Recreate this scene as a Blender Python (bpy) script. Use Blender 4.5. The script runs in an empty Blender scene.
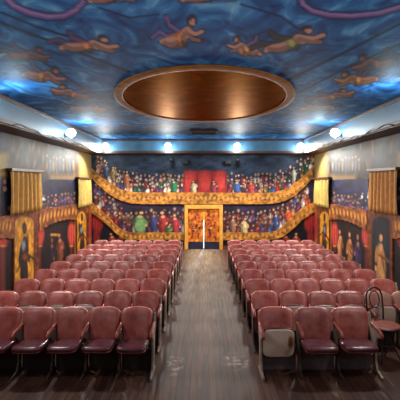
import bpy, bmesh, math, random
import numpy as np
from mathutils import Vector, Matrix
random.seed(7)
rng = np.random.default_rng(11)
S = bpy.context.scene
COL = S.collection
PI = math.pi

# ------------------------------------------------------------------ camera model
CAMZ, F, VX, VY = 2.65, 400.0, 203.0, 183.0
XW, YB = 4.47, 16.0          # half width of the hall, back wall
XB, YBB = 3.87, 15.40        # inner faces of the boxed cornice
HC, HB = 4.345, 3.81         # ceiling, underside of cornice
YF = -3.0                    # front (stage) wall

def topx(x, y, z):
    y = np.maximum(y, 0.5)
    return VX + F * x / y, VY - F * (z - CAMZ) / y

# ------------------------------------------------------------------ materials
def lin(c):
    c = np.asarray(c, dtype=float) / 255.0
    return np.where(c <= 0.04045, c / 12.92, ((c + 0.055) / 1.055) ** 2.4)

def rgba(c):
    return tuple(float(v) for v in lin(c)) + (1.0,)

def new_mat(name):
    m = bpy.data.materials.new(name); m.use_nodes = True
    nt = m.node_tree
    b = nt.nodes['Principled BSDF']
    return m, nt, b

def N(nt, t, **kw):
    n = nt.nodes.new(t)
    for k, v in kw.items(): setattr(n, k, v)
    return n

def ramp(nt, fac, stops):
    r = N(nt, 'ShaderNodeValToRGB')
    e = r.color_ramp.elements
    while len(e) < len(stops): e.new(0.5)
    for q, (p, c) in zip(e, stops):
        q.position = p; q.color = c if len(c) == 4 else rgba(c)
    nt.links.new(fac, r.inputs['Fac'])
    return r.outputs['Color']

def mixc(nt, fac, a, b, mode='MIX'):
    m = N(nt, 'ShaderNodeMix', data_type='RGBA', blend_type=mode)
    if isinstance(fac, (int, float)): m.inputs[0].default_value = fac
    else: nt.links.new(fac, m.inputs[0])
    for s, v in ((6, a), (7, b)):
        if isinstance(v, tuple): m.inputs[s].default_value = v
        else: nt.links.new(v, m.inputs[s])
    return m.outputs[2]

def noisy(name, c1, c2, scale=8, rough=0.5, metal=0.0, bump=0.0, detail=4, stretch=(1, 1, 1), rand=0.0, spec=0.5):
    m, nt, b = new_mat(name)
    tc = N(nt, 'ShaderNodeTexCoord'); mp = N(nt, 'ShaderNodeMapping')
    mp.inputs['Scale'].default_value = stretch
    nt.links.new(tc.outputs['Object'], mp.inputs['Vector'])
    nz = N(nt, 'ShaderNodeTexNoise'); nz.inputs['Scale'].default_value = scale; nz.inputs['Detail'].default_value = detail
    vec = mp.outputs['Vector']
    if rand:
        oi = N(nt, 'ShaderNodeObjectInfo')
        va = N(nt, 'ShaderNodeVectorMath', operation='ADD')
        ml = N(nt, 'ShaderNodeMath', operation='MULTIPLY'); ml.inputs[1].default_value = 37.0
        nt.links.new(oi.outputs['Random'], ml.inputs[0])
        nt.links.new(vec, va.inputs[0]); nt.links.new(ml.outputs[0], va.inputs[1])
        vec = va.outputs[0]
    nt.links.new(vec, nz.inputs['Vector'])
    col = ramp(nt, nz.outputs['Fac'], [(0.3, c1), (0.7, c2)])
    if rand:
        hs = N(nt, 'ShaderNodeHueSaturation')
        mr = N(nt, 'ShaderNodeMapRange'); mr.inputs['To Min'].default_value = 1 - rand; mr.inputs['To Max'].default_value = 1 + rand
        nt.links.new(oi.outputs['Random'], mr.inputs['Value'])
        nt.links.new(mr.outputs[0], hs.inputs['Value']); nt.links.new(col, hs.inputs['Color'])
        col = hs.outputs['Color']
    nt.links.new(col, b.inputs['Base Color'])
    b.inputs['Roughness'].default_value = rough; b.inputs['Metallic'].default_value = metal
    b.inputs['Specular IOR Level'].default_value = spec
    if bump:
        bp = N(nt, 'ShaderNodeBump'); bp.inputs['Strength'].default_value = bump; bp.inputs['Distance'].default_value = 0.01
        nt.links.new(nz.outputs['Fac'], bp.inputs['Height']); nt.links.new(bp.outputs['Normal'], b.inputs['Normal'])
    return m

M = {}
M['vinyl'] = noisy('red_vinyl', (146, 58, 50), (188, 98, 88), 9, 0.36, spec=0.6, rand=0.16, bump=0.08)
vb = M['vinyl'].node_tree.nodes['Principled BSDF']; vb.inputs['Sheen Weight'].default_value = 0.35; vb.inputs['Sheen Tint'].default_value = (1.0, 0.72, 0.68, 1); vb.inputs['Sheen Roughness'].default_value = 0.5
M['vinyl_faded'] = noisy('faded_vinyl', (146, 90, 78), (172, 120, 104), 8, 0.5, rand=0.1)
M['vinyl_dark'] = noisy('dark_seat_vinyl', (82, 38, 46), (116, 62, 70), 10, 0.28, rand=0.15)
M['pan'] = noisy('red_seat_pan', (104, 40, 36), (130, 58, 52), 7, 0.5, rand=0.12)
M['pan_beige'] = noisy('beige_seat_pan', (204, 174, 152), (228, 204, 184), 5, 0.55, rand=0.08)
def stained():
    m = noisy('stained_beige_seat_pan', (222, 192, 172), (240, 216, 198), 5, 0.55)
    nt = m.node_tree; b = nt.nodes['Principled BSDF']; src = b.inputs['Base Color'].links[0].from_socket
    tc = N(nt, 'ShaderNodeTexCoord'); nz = N(nt, 'ShaderNodeTexNoise'); nz.inputs['Scale'].default_value = 14
    nt.links.new(tc.outputs['Object'], nz.inputs['Vector'])
    ad = N(nt, 'ShaderNodeVectorMath', operation='MULTIPLY_ADD'); ad.inputs[1].default_value = (0.05, 0.05, 0); ad.inputs[2].default_value = (-0.185, 0.0, 0)
    nt.links.new(nz.outputs['Color'], ad.inputs[0])
    ad2 = N(nt, 'ShaderNodeVectorMath', operation='ADD'); nt.links.new(tc.outputs['Object'], ad2.inputs[0]); nt.links.new(ad.outputs[0], ad2.inputs[1])
    dv = N(nt, 'ShaderNodeVectorMath', operation='MULTIPLY'); dv.inputs[1].default_value = (1 / 0.045, 1 / 0.11, 0); nt.links.new(ad2.outputs[0], dv.inputs[0])
    ln = N(nt, 'ShaderNodeVectorMath', operation='LENGTH'); nt.links.new(dv.outputs[0], ln.inputs[0])
    q = N(nt, 'ShaderNodeMapRange'); q.inputs['From Min'].default_value = 1.0; q.inputs['From Max'].default_value = 0.6; nt.links.new(ln.outputs['Value'], q.inputs['Value'])
    nt.links.new(mixc(nt, q.outputs[0], src, rgba((150, 78, 40))), b.inputs['Base Color'])
    return m
M['pan_beige_stained'] = stained()
M['armwood'] = noisy('armrest_wood', (120, 42, 30), (164, 72, 54), 14, 0.35, stretch=(1, 0.2, 1))
M['iron'] = noisy('painted_iron', (66, 52, 46), (92, 76, 66), 12, 0.5)
M['iron_pale'] = noisy('pale_painted_iron', (140, 122, 108), (168, 150, 134), 12, 0.5)
M['iron_dark'] = noisy('dark_iron', (34, 26, 26), (54, 42, 40), 14, 0.5)
M['black'] = noisy('black_metal', (16, 16, 18), (30, 28, 28), 12, 0.5)
M['beam'] = noisy('blue_grey_paint', (58, 96, 122), (82, 120, 142), 3, 0.45, stretch=(1, 0.3, 1))
M['browntrim'] = noisy('brown_trim', (62, 34, 26), (92, 54, 40), 10, 0.45)
M['wall'] = noisy('brown_plaster', (92, 70, 54), (120, 94, 72), 4, 0.7)
M['gold'] = noisy('gold_paint', (196, 132, 44), (222, 164, 70), 8, 0.5)
M['goldcloth'] = noisy('gold_cloth', (184, 132, 60), (206, 156, 80), 10, 0.75)
M['orangecloth'] = noisy('orange_cloth', (184, 122, 62), (208, 148, 84), 10, 0.75)
M['yellowcloth'] = noisy('yellow_cloth', (178, 146, 66), (198, 170, 92), 10, 0.75)
M['navy'] = noisy('navy_paint', (20, 22, 44), (34, 36, 62), 6, 0.4)
M['ventm'] = noisy('vent_red', (30, 11, 11), (46, 18, 16), 20, 0.5)
M['sand'] = noisy('sand', (196, 186, 170), (222, 212, 196), 2, 0.9)
M['rail'] = noisy('grey_board', (84, 72, 78), (108, 96, 100), 8, 0.5)
M['seatwood'] = noisy('stool_wood', (120, 58, 50), (150, 84, 74), 9, 0.35)

def emis(name, c, s):
    m, nt, b = new_mat(name)
    b.inputs['Base Color'].default_value = (1, 1, 1, 1)
    b.inputs['Emission Color'].default_value = rgba(c); b.inputs['Emission Strength'].default_value = s
    return m
M['bulb'] = emis('lamp_glass', (226, 246, 255), 14.0)

def paint_mat(name, rough=0.5, spec=0.4):
    m, nt, b = new_mat(name)
    a = N(nt, 'ShaderNodeVertexColor', layer_name='paint')
    tc = N(nt, 'ShaderNodeTexCoord')
    nz = N(nt, 'ShaderNodeTexNoise'); nz.inputs['Scale'].default_value = 9; nz.inputs['Detail'].default_value = 6
    nt.links.new(tc.outputs['Object'], nz.inputs['Vector'])
    v = ramp(nt, nz.outputs['Fac'], [(0.3, (0.72, 0.72, 0.72, 1)), (0.7, (1.12, 1.12, 1.12, 1))])
    nt.links.new(mixc(nt, 1.0, a.outputs['Color'], v, 'MULTIPLY'), b.inputs['Base Color'])
    b.inputs['Roughness'].default_value = rough; b.inputs['Specular IOR Level'].default_value = spec
    return m
M['paint'] = paint_mat('mural_paint', 0.6, 0.3)

# ------------------------------------------------------------------ object helpers
def link(name, me, mat=None, parent=None, smooth=False):
    o = bpy.data.objects.new(name, me); COL.objects.link(o)
    if mat is not None: me.materials.append(mat)
    if smooth: me.polygons.foreach_set('use_smooth', [True] * len(me.polygons))
    if parent is not None: o.parent = parent
    return o

def obj(name, bm, mat=None, parent=None, smooth=False):
    bmesh.ops.recalc_face_normals(bm, faces=bm.faces)
    me = bpy.data.meshes.new(name); bm.to_mesh(me); bm.free()
    return link(name, me, mat, parent, smooth)

def tag(o, label, cat, group=None):
    o['label'] = label; o['category'] = cat
    if group: o['group'] = group
    return o

def struct(o):
    o['kind'] = 'structure'; return o

def thing(name, label, cat, loc=(0, 0, 0), rz=0, group=None):
    o = bpy.data.objects.new(name, None); COL.objects.link(o)
    o.location = loc; o.rotation_euler = (0, 0, rz); o.empty_display_size = 0.1
    return tag(o, label, cat, group)

def add_box(bm, x0, x1, y0, y1, z0, z1, bev=0.0):
    r = bmesh.ops.create_cube(bm, size=1.0)
    for v in r['verts']:
        v.co = Vector(((x0 + x1) / 2 + v.co.x * (x1 - x0), (y0 + y1) / 2 + v.co.y * (y1 - y0), (z0 + z1) / 2 + v.co.z * (z1 - z0)))
    if bev:
        es = list({e for v in r['verts'] for e in v.link_edges})
        bmesh.ops.bevel(bm, geom=es, offset=bev, segments=2, affect='EDGES', profile=0.5)
    return bm

def box(*a, bev=0.0):
    return add_box(bmesh.new(), *a, bev=bev)

def add_tube(bm, pts, r, seg=8, closed=False, sec=None):
    pts = [Vector(p) for p in pts]; n = len(pts); rings = []
    rr = r if isinstance(r, (list, tuple)) else [r] * n
    up = None
    for i, p in enumerate(pts):
        a = pts[(i - 1) % n] if (closed or i > 0) else pts[i]
        b = pts[(i + 1) % n] if (closed or i < n - 1) else pts[i]
        t = (b - a).normalized()
        if up is None:
            up = Vector((0, 0, 1)) if abs(t.z) < 0.9 else Vector((1, 0, 0))
        s = t.cross(up)
        if s.length < 1e-4: s = t.cross(Vector((0, 1, 0)))
        s.normalize(); u = s.cross(t).normalized(); up = u
        ring = []
        for k in range(seg):
            an = 2 * PI * k / seg
            ring.append(bm.verts.new(p + s * math.cos(an) * rr[i] * (sec[0] if sec else 1) + u * math.sin(an) * rr[i] * (sec[1] if sec else 1)))
        rings.append(ring)
    for i in range(n if closed else n - 1):
        A, B = rings[i], rings[(i + 1) % n]
        for k in range(seg):
            bm.faces.new((A[k], A[(k + 1) % seg], B[(k + 1) % seg], B[k]))
    if not closed:
        bm.faces.new(rings[0][::-1]); bm.faces.new(rings[-1])
    return bm

def tube(pts, r, seg=8, closed=False, sec=None):
    return add_tube(bmesh.new(), pts, r, seg, closed, sec)

def lathe(bm, prof, cx=0, cy=0, seg=20):
    rings = []
    for r, z in prof:
        rings.append([bm.verts.new((cx + r * math.cos(2 * PI * k / seg), cy + r * math.sin(2 * PI * k / seg), z)) for k in range(seg)])
    for a, b in zip(rings, rings[1:]):
        for k in range(seg): bm.faces.new((a[k], a[(k + 1) % seg], b[(k + 1) % seg], b[k]))
    bm.faces.new(rings[0][::-1]); bm.faces.new(rings[-1])
    return bm

def prism(outline, x0, x1, bev=0.004):           # outline in (y, z), extruded along x
    bm = bmesh.new()
    a = [bm.verts.new((x0, y, z)) for y, z in outline]; b = [bm.verts.new((x1, y, z)) for y, z in outline]
    bm.faces.new(a); bm.faces.new(b[::-1]); n = len(a)
    for i in range(n): bm.faces.new((a[i], b[i], b[(i + 1) % n], a[(i + 1) % n]))
    return bm

# ------------------------------------------------------------------ painting on meshes
def lerp(a, b, t): return a + (b - a) * t

def smooth_noise(px, py, sx, sy, seed):
    r = np.random.default_rng(seed)
    g = r.random((64, 64))
    u = (px / sx) % 63.0; v = (py / sy) % 63.0
    i = u.astype(int); j = v.astype(int); fu = u - i; fv = v - j
    fu = fu * fu * (3 - 2 * fu); fv = fv * fv * (3 - 2 * fv)
    return (g[j, i] * (1 - fu) + g[j, i + 1] * fu) * (1 - fv) + (g[j + 1, i] * (1 - fu) + g[j + 1, i + 1] * fu) * fv

class Canvas:
    def __init__(s, px, py, base, alpha=1.0):
        s.px, s.py = px, py
        s.c = np.empty(px.shape + (3,)); s.c[:] = np.asarray(base, float)
        s.a = np.full(px.shape, alpha)
    def put(s, al, col):
        al = np.clip(al, 0, 1)
        s.c += al[..., None] * (np.asarray(col, float) - s.c)
        s.a = np.maximum(s.a, al)
    def ell(s, cx, cy, rx, ry, col, rot=0.0, soft=0.25):
        c, q = math.cos(rot), math.sin(rot)
        dx, dy = s.px - cx, s.py - cy
        X = (dx * c + dy * q) / rx; Y = (-dx * q + dy * c) / ry
        s.put((1 - np.sqrt(X * X + Y * Y)) / soft, col)
    def rect(s, x0, x1, y0, y1, col, soft=0.6):
        al = np.minimum(np.minimum(s.px - x0, x1 - s.px), np.minimum(s.py - y0, y1 - s.py)) / soft
        s.put(al, col)
    def stroke(s, pts, w, col, soft=0.35):
        best = np.full(s.px.shape, 1e9)
        for (ax, ay), (bx, by) in zip(pts, pts[1:]):
            dx, dy = bx - ax, by - ay; L = dx * dx + dy * dy + 1e-9
            t = np.clip(((s.px - ax) * dx + (s.py - ay) * dy) / L, 0, 1)
            best = np.minimum(best, np.hypot(s.px - ax - t * dx, s.py - ay - t * dy))
        s.put((1 - best / w) / soft, col)
    def mottle(s, amt, sx, sy, seed):
        n = smooth_noise(s.px, s.py, sx, sy, seed) - 0.5 + 0.5 * (smooth_noise(s.px, s.py, sx / 2.3, sy / 2.3, seed + 1) - 0.5)
        s.c *= (1 + amt * 2 * n)[..., None]
        s.c = np.clip(s.c, 0, 255)

SKIN = [(206, 150, 120), (190, 128, 98), (222, 172, 144), (172, 112, 84)]
def crowd(cv, x0, x1, basef, hgt, step, pal, r, rows=2, sx=1.0, dim=1.0):
    """rows of plain spectators seen from the waist up, painted back row first"""
    for k in range(rows - 1, -1, -1):
        x = x0 + r.random() * step
        while x < x1:
            b = basef(x) - k * hgt * 0.33 + r.normal() * 0.7
            h = hgt * (0.6 + 0.3 * r.random())
            col = np.array(pal[r.integers(len(pal))]) * (0.8 + 0.4 * r.random())
            cv.ell(x, b - h * 0.3, step * 0.75, h * 0.55, (28, 20, 30), soft=0.7)
            cv.ell(x, b - h * 0.26, step * (0.5 + 0.2 * r.random()), h * 0.42, col, r.normal() * 0.2, soft=0.5)
            cv.ell(x + step * 0.3 * r.normal(), b - h * 0.3, step * 0.22, h * 0.3, col * 0.6, r.normal() * 0.5, soft=0.7)
            cv.ell(x + step * 0.3 * r.normal(), b - h * 0.25, step * 0.2, h * 0.16, np.minimum(col * 1.35, 255), r.normal() * 0.6, soft=0.6)
            sk = np.array(SKIN[r.integers(4)]) * dim * (0.85 + 0.35 * r.random())
            hx = x + 0.3 * r.normal()
            cv.ell(hx, b - h * 0.82, 1.5 * sx, 1.9, [(46, 26, 22), (90, 60, 36), (30, 22, 28), (150, 130, 110)][r.integers(4)], soft=0.5)
            cv.ell(hx + 0.25 * r.normal(), b - h * 0.75, 1.1 * sx, 1.5, sk, soft=0.55)
            if r.random() < 0.4: cv.ell(x + step * 0.4 * r.normal(), b - h * 0.35, 0.9 * sx, 1.2, sk, soft=0.5)
            x += step * (0.75 + 0.5 * r.random())

def person(cv, x, yb, h, w, robe, skin, r, hair=(40, 24, 20), halo=True):
    """a plain standing figure, feet at yb, h tall and w wide in the canvas' units"""
    j = lambda k: k * r.normal()
    lean = j(0.06) * w
    if halo: cv.ell(x, yb - h * 0.46, w * 0.62, h * 0.54, (24, 18, 22), soft=0.7)
    dk = tuple(int(v * 0.6) for v in robe); lt = tuple(min(255, int(v * 1.25)) for v in robe)
    cv.ell(x - w * 0.15, yb - h * 0.2, w * 0.2, h * 0.24, dk, j(0.1)); cv.ell(x + w * 0.13, yb - h * 0.22, w * 0.22, h * 0.25, robe, j(0.1))
    cv.ell(x, yb - h * 0.52, w * 0.36, h * 0.3, robe, j(0.15)); cv.ell(x + w * 0.12, yb - h * 0.5, w * 0.1, h * 0.2, lt, j(0.3), 0.7)
    cv.ell(x - w * 0.16, yb - h * 0.42, w * 0.08, h * 0.24, dk, j(0.3), 0.7)
    cv.ell(x - w * 0.32, yb - h * 0.52, w * 0.12, h * 0.17, dk, 0.3 + j(0.4)); cv.ell(x + w * 0.34, yb - h * (0.54 + j(0.05)), w * 0.11, h * 0.16, robe, -0.4 + j(0.5))
    cv.ell(x + w * 0.3 + j(0.1) * w, yb - h * (0.42 + j(0.06)), w * 0.1, h * 0.06, skin)
    cv.ell(x, yb - h * 0.72, w * 0.16, h * 0.07, skin)
    cv.ell(x + lean, yb - h * 0.9, w * 0.2, h * 0.1, hair); cv.ell(x + lean + j(0.05) * w, yb - h * 0.88, w * 0.14, h * 0.075, skin)

def grid_panel(name, fpos, nu, nv, fpaint, depth_vec, parent=None, mat=None):
    """a thin panel: painted front grid, plain sides and back.  fpos(U,V)->x,y,z arrays on the front; depth_vec points to its back"""
    U, V = np.meshgrid(np.linspace(0, 1, nu), np.linspace(0, 1, nv))
    x, y, z = fpos(U, V)
    px, py = topx(x, y, z)
    col = fpaint(px, py)
    n = nu * nv
    front = np.stack([x, y, z], -1).reshape(-1, 3)
    verts = [tuple(p) for p in front]
    idx = np.arange(n).reshape(nv, nu)
    quads = np.stack([idx[:-1, :-1], idx[:-1, 1:], idx[1:, 1:], idx[1:, :-1]], -1).reshape(-1, 4).tolist()
    border = list(idx[0, :]) + list(idx[1:, -1]) + list(idx[-1, -2::-1]) + list(idx[-2:0:-1, 0])
    bmap = {}
    for b in border:
        bmap[b] = len(verts); p = front[b]
        verts.append((p[0] + depth_vec[0], p[1] + depth_vec[1], p[2] + depth_vec[2]))
    L = len(border)
    for i in range(L):
        a, c = border[i], border[(i + 1) % L]
        quads.append([int(a), int(bmap[a]), int(bmap[c]), int(c)])
    me = bpy.data.meshes.new(name); me.from_pydata(verts, [], quads); me.update()
    at = me.color_attributes.new('paint', 'FLOAT_COLOR', 'POINT')
    flat = lin(np.clip(col.reshape(-1, 3), 0, 255))
    out = np.ones((len(verts), 4)); out[:n, :3] = flat
    for b, k in bmap.items(): out[k, :3] = flat[b] 
    at.data.foreach_set('color', out.astype(np.float32).ravel())
    bm = bmesh.new(); bm.from_mesh(me); bmesh.ops.recalc_face_normals(bm, faces=bm.faces)
    # an open back is against the wall; make the painted side face the room
    bm.faces.ensure_lookup_table()
    if bm.faces[0].normal.dot(Vector(depth_vec)) > 0: bmesh.ops.reverse_faces(bm, faces=bm.faces)
    bm.to_mesh(me); bm.free()
    return link(name, me, mat or M['paint'], parent)

def back_panel(name, x0, x1, zlo, zhi, fpaint, thick=0.015, res=0.022, parent=None):
    fl = zlo if callable(zlo) else (lambda x: np.full_like(x, zlo)); fh = zhi if callable(zhi) else (lambda x: np.full_like(x, zhi))
    nu = max(8, int((x1 - x0) / res)); hmax = 3.0 if callable(zlo) or callable(zhi) else zhi - zlo
    if callable(zlo) and callable(zhi): hmax = 0.8
    nv = max(6, int(hmax / res))
    def fp(U, V):
        x = lerp(x0, x1, U); return x, np.full_like(x, YB - 0.002 - thick), lerp(fl(x), fh(x), V)
    return grid_panel(name, fp, nu, nv, fpaint, (0, thick, 0), parent)

def side_panel(name, side, y0, y1, zlo, zhi, fpaint, thick=0.015, ru=0.035, rv=0.022, parent=None):
    fl = zlo if callable(zlo) else (lambda x: np.full_like(x, zlo)); fh = zhi if callable(zhi) else (lambda x: np.full_like(x, zhi))
    nu = max(8, int((y1 - y0) / ru)); nv = max(6, int(1.3 / rv))
    def fp(U, V):
        y = lerp(y0, y1, U); return np.full_like(y, side * (XW - 0.002 - thick)), y, lerp(fl(y), fh(y), V)
    return grid_panel(name, fp, nu, nv, fpaint, (side * thick, 0, 0), parent)

# ------------------------------------------------------------------ the room shell
def floor_mat():
    m, nt, b = new_mat('floor_planks')
    tc = N(nt, 'ShaderNodeTexCoord')
    mp = N(nt, 'ShaderNodeMapping'); mp.inputs['Rotation'].default_value = (0, 0, PI / 2)
    nt.links.new(tc.outputs['Object'], mp.inputs['Vector'])
    br = N(nt, 'ShaderNodeTexBrick'); br.offset = 0.37
    for k, v in (('Scale', 1.0), ('Mortar Size', 0.004), ('Brick Width', 2.6), ('Row Height', 0.085), ('Bias', 0.0)): br.inputs[k].default_value = v
    br.inputs['Color1'].default_value = rgba((64, 36, 27)); br.inputs['Color2'].default_value = rgba((90, 57, 43)); br.inputs['Mortar'].default_value = rgba((26, 16, 14))
    nt.links.new(mp.outputs['Vector'], br.inputs['Vector'])
    # grain along the boards
    m2 = N(nt, 'ShaderNodeMapping'); m2.inputs['Scale'].default_value = (14, 0.7, 1)
    nt.links.new(tc.outputs['Object'], m2.inputs['Vector'])
    gz = N(nt, 'ShaderNodeTexNoise'); gz.inputs['Scale'].default_value = 2.2; gz.inputs['Detail'].default_value = 6
    nt.links.new(m2.outputs['Vector'], gz.inputs['Vector'])
    g = ramp(nt, gz.outputs['Fac'], [(0.3, (0.42, 0.4, 0.38, 1)), (0.7, (1.25, 1.25, 1.25, 1))])
    col = mixc(nt, 1.0, br.outputs['Color'], g, 'MULTIPLY')
    # aisle worn pale by feet; the paling towards the door paints in daylight
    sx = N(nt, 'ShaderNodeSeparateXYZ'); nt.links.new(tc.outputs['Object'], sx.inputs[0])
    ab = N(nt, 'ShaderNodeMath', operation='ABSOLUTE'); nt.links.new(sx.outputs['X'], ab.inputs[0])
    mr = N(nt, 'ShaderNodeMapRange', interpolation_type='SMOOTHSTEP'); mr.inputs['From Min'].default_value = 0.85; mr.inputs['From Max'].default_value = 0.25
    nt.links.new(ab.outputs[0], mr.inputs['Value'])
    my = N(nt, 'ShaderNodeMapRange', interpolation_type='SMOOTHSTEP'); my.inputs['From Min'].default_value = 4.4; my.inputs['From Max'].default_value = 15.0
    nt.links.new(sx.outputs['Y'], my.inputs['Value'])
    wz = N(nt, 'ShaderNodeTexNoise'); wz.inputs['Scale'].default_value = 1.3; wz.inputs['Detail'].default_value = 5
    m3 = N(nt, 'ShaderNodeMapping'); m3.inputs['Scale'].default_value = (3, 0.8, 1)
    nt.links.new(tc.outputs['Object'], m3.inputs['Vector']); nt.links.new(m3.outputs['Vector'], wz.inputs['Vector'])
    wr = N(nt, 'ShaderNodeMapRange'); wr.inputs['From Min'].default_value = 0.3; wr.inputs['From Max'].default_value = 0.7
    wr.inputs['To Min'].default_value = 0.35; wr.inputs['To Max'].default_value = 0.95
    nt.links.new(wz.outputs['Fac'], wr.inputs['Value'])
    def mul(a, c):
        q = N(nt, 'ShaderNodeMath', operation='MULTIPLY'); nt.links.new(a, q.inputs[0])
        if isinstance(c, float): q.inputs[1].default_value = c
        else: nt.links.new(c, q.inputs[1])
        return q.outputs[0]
    wear_daylight = mul(mul(mr.outputs[0], my.outputs[0]), wr.outputs[0])
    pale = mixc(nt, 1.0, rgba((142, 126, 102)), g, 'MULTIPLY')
    col = mixc(nt, wear_daylight, col, pale)
    # two patches of pale scuffs near the front of the aisle
    vz = N(nt, 'ShaderNodeTexNoise'); vz.inputs['Scale'].default_value = 9; vz.inputs['Detail'].default_value = 8; vz.inputs['Roughness'].default_value = 0.75
    nt.links.new(tc.outputs['Object'], vz.inputs['Vector'])
    sc = N(nt, 'ShaderNodeMapRange'); sc.inputs['From Min'].default_value = 0.5; sc.inputs['From Max'].default_value = 0.62
    nt.links.new(vz.outputs['Fac'], sc.inputs['Value'])
    for (cx, cy, rx, ry, st) in ((0.49, 5.95, 0.24, 0.33, 0.55), (-0.41, 5.85, 0.15, 0.42, 0.45)):
        sb = N(nt, 'ShaderNodeVectorMath', operation='SUBTRACT'); sb.inputs[1].default_value = (cx, cy, 0)
        nt.links.new(tc.outputs['Object'], sb.inputs[0])
        dv = N(nt, 'ShaderNodeVectorMath', operation='MULTIPLY'); dv.inputs[1].default_value = (1 / rx, 1 / ry, 0)
        nt.links.new(sb.outputs[0], dv.inputs[0])
        ln = N(nt, 'ShaderNodeVectorMath', operation='LENGTH'); nt.links.new(dv.outputs[0], ln.inputs[0])
        q = N(nt, 'ShaderNodeMapRange'); q.inputs['From Min'].default_value = 1.0; q.inputs['From Max'].default_value = 0.6
        nt.links.new(ln.outputs['Value'], q.inputs['Value'])
        col = mixc(nt, mul(mul(q.outputs[0], sc.outputs[0]), float(st)), col, rgba((196, 186, 174)))
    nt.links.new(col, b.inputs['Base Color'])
    b.inputs['Roughness'].default_value = 0.6; b.inputs['Specular IOR Level'].default_value = 0.3
    bp = N(nt, 'ShaderNodeBump'); bp.inputs['Strength'].default_value = 0.25; bp.inputs['Distance'].default_value = 0.004
    nt.links.new(gz.outputs['Fac'], bp.inputs['Height']); nt.links.new(bp.outputs['Normal'], b.inputs['Normal'])
    return m

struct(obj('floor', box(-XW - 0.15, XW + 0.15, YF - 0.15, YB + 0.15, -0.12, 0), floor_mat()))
struct(obj('wall_left', box(-XW - 0.15, -XW, YF, YB, 0, HC + 0.1), M['wall']))
struct(obj('wall_right', box(XW, XW + 0.15, YF, YB, 0, HC + 0.1), M['wall']))
struct(obj('wall_front', box(-XW - 0.15, XW + 0.15, YF - 0.15, YF, 0, HC + 0.1), M['wall']))
# back wall with the doorway left open
DX0, DX1, DZ = -0.60, 0.66, 1.62
bm = bmesh.new()
add_box(bm, -XW - 0.15, DX0, YB, YB + 0.15, 0, HC + 0.1)
add_box(bm, DX1, XW + 0.15, YB, YB + 0.15, 0, HC + 0.1)
add_box(bm, DX0, DX1, YB, YB + 0.15, DZ, HC + 0.1)
struct(obj('wall_back', bm, M['wall']))
struct(obj('ground', box(-12, 12, YB + 0.15, YB + 30, -0.2, -0.02), M['sand']))

# ---- ceiling with its sky painting
def ceil_mat():
    m, nt, b = new_mat('ceiling_sky_paint')
    tc = N(nt, 'ShaderNodeTexCoord')
    mp = N(nt, 'ShaderNodeMapping'); mp.inputs['Scale'].default_value = (0.9, 0.55, 1)
    nt.links.new(tc.outputs['Object'], mp.inputs['Vector'])
    nz = N(nt, 'ShaderNodeTexNoise'); nz.inputs['Scale'].default_value = 2.1; nz.inputs['Detail'].default_value = 8; nz.inputs['Distortion'].default_value = 2.2
    nt.links.new(mp.outputs['Vector'], nz.inputs['Vector'])
    sky = ramp(nt, nz.outputs['Fac'], [(0.28, (14, 38, 76)), (0.46, (28, 82, 138)), (0.6, (56, 118, 168)), (0.76, (122, 172, 200))])
    a = N(nt, 'ShaderNodeVertexColor', layer_name='paint')
    col = mixc(nt, a.outputs['Alpha'], sky, a.outputs['Color'])
    nt.links.new(col, b.inputs['Base Color'])
    b.inputs['Roughness'].default_value = 0.65; b.inputs['Specular IOR Level'].default_value = 0.12
    return m

def flying(cv, x, y, w, h, rot, drape, ribbon, r, skin=(196, 134, 114)):
    """a plain floating figure with a cloth and ribbon; outlined in dark paint"""
    c, q = math.cos(rot), math.sin(rot)
    sg = 1 if r.random() < 0.7 else -1
    jj = lambda k: k * r.normal()
    def P(a, b2): return (x + sg * a * w * c - b2 * h * q, y + sg * a * w * q + b2 * h * c)
    drape = tuple(min(255, int(v * 1.15)) for v in drape); dk = tuple(int(v * 0.5) for v in drape); lt = tuple(min(255, int(v * 1.35)) for v in drape); sd = tuple(int(v * 0.72) for v in skin)
    ops = [('s', [(-0.72, 0.16), (-0.56, -0.02), (-0.4, 0.12), (-0.22, 0.1)], 0.05, ribbon), ('s', [(-0.4, -0.42), (-0.34, -0.2), (-0.16, -0.06), (0.0, 0.06)], 0.06, ribbon),
           ('e', -0.14 + jj(.03), 0.22, 0.24, 0.26, drape, -0.25), ('e', -0.2, 0.3, 0.14, 0.12, dk, 0.3), ('e', -0.08, 0.14, 0.08, 0.16, lt, 0.5), ('e', -0.02, 0.3, 0.05, 0.14, dk, -0.4),
           ('s', [(-0.2, 0.2), (-0.38, 0.22), (-0.5, 0.36 + jj(.05))], 0.075, skin), ('s', [(-0.16, 0.28), (-0.3, 0.38), (-0.44, 0.3)], 0.06, sd),
           ('e', 0.05, 0.02, 0.14, 0.24, skin, 0.5), ('e', 0.0, 0.1, 0.07, 0.14, sd, 0.5),
           ('s', [(0.1, -0.04), (0.26, 0.06), (0.42, 0.0 + jj(.08))], 0.055, skin), ('s', [(0.04, 0.0), (0.2, 0.2), (0.36, 0.24)], 0.05, sd),
           ('e', 0.17, -0.32, 0.10, 0.17, (58, 30, 24), 0.2), ('e', 0.2, -0.27, 0.075, 0.13, skin, 0.1)]
    for ps in (0, 1):
        for o in ops:
            if o[0] == 's': cv.stroke([P(*p) for p in o[1]], o[2] * (w + h) * 0.5 + (1.5 if ps == 0 else 0.3), (8, 14, 30) if ps == 0 else o[3], 0.4)
            else:
                X, Y = P(o[1], o[2]); e = 1.6 if ps == 0 else 0
                cv.ell(X, Y, o[3] * w + e, o[4] * h + e, (8, 14, 30) if ps == 0 else o[5], rot + sg * o[6], 0.35)

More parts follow.
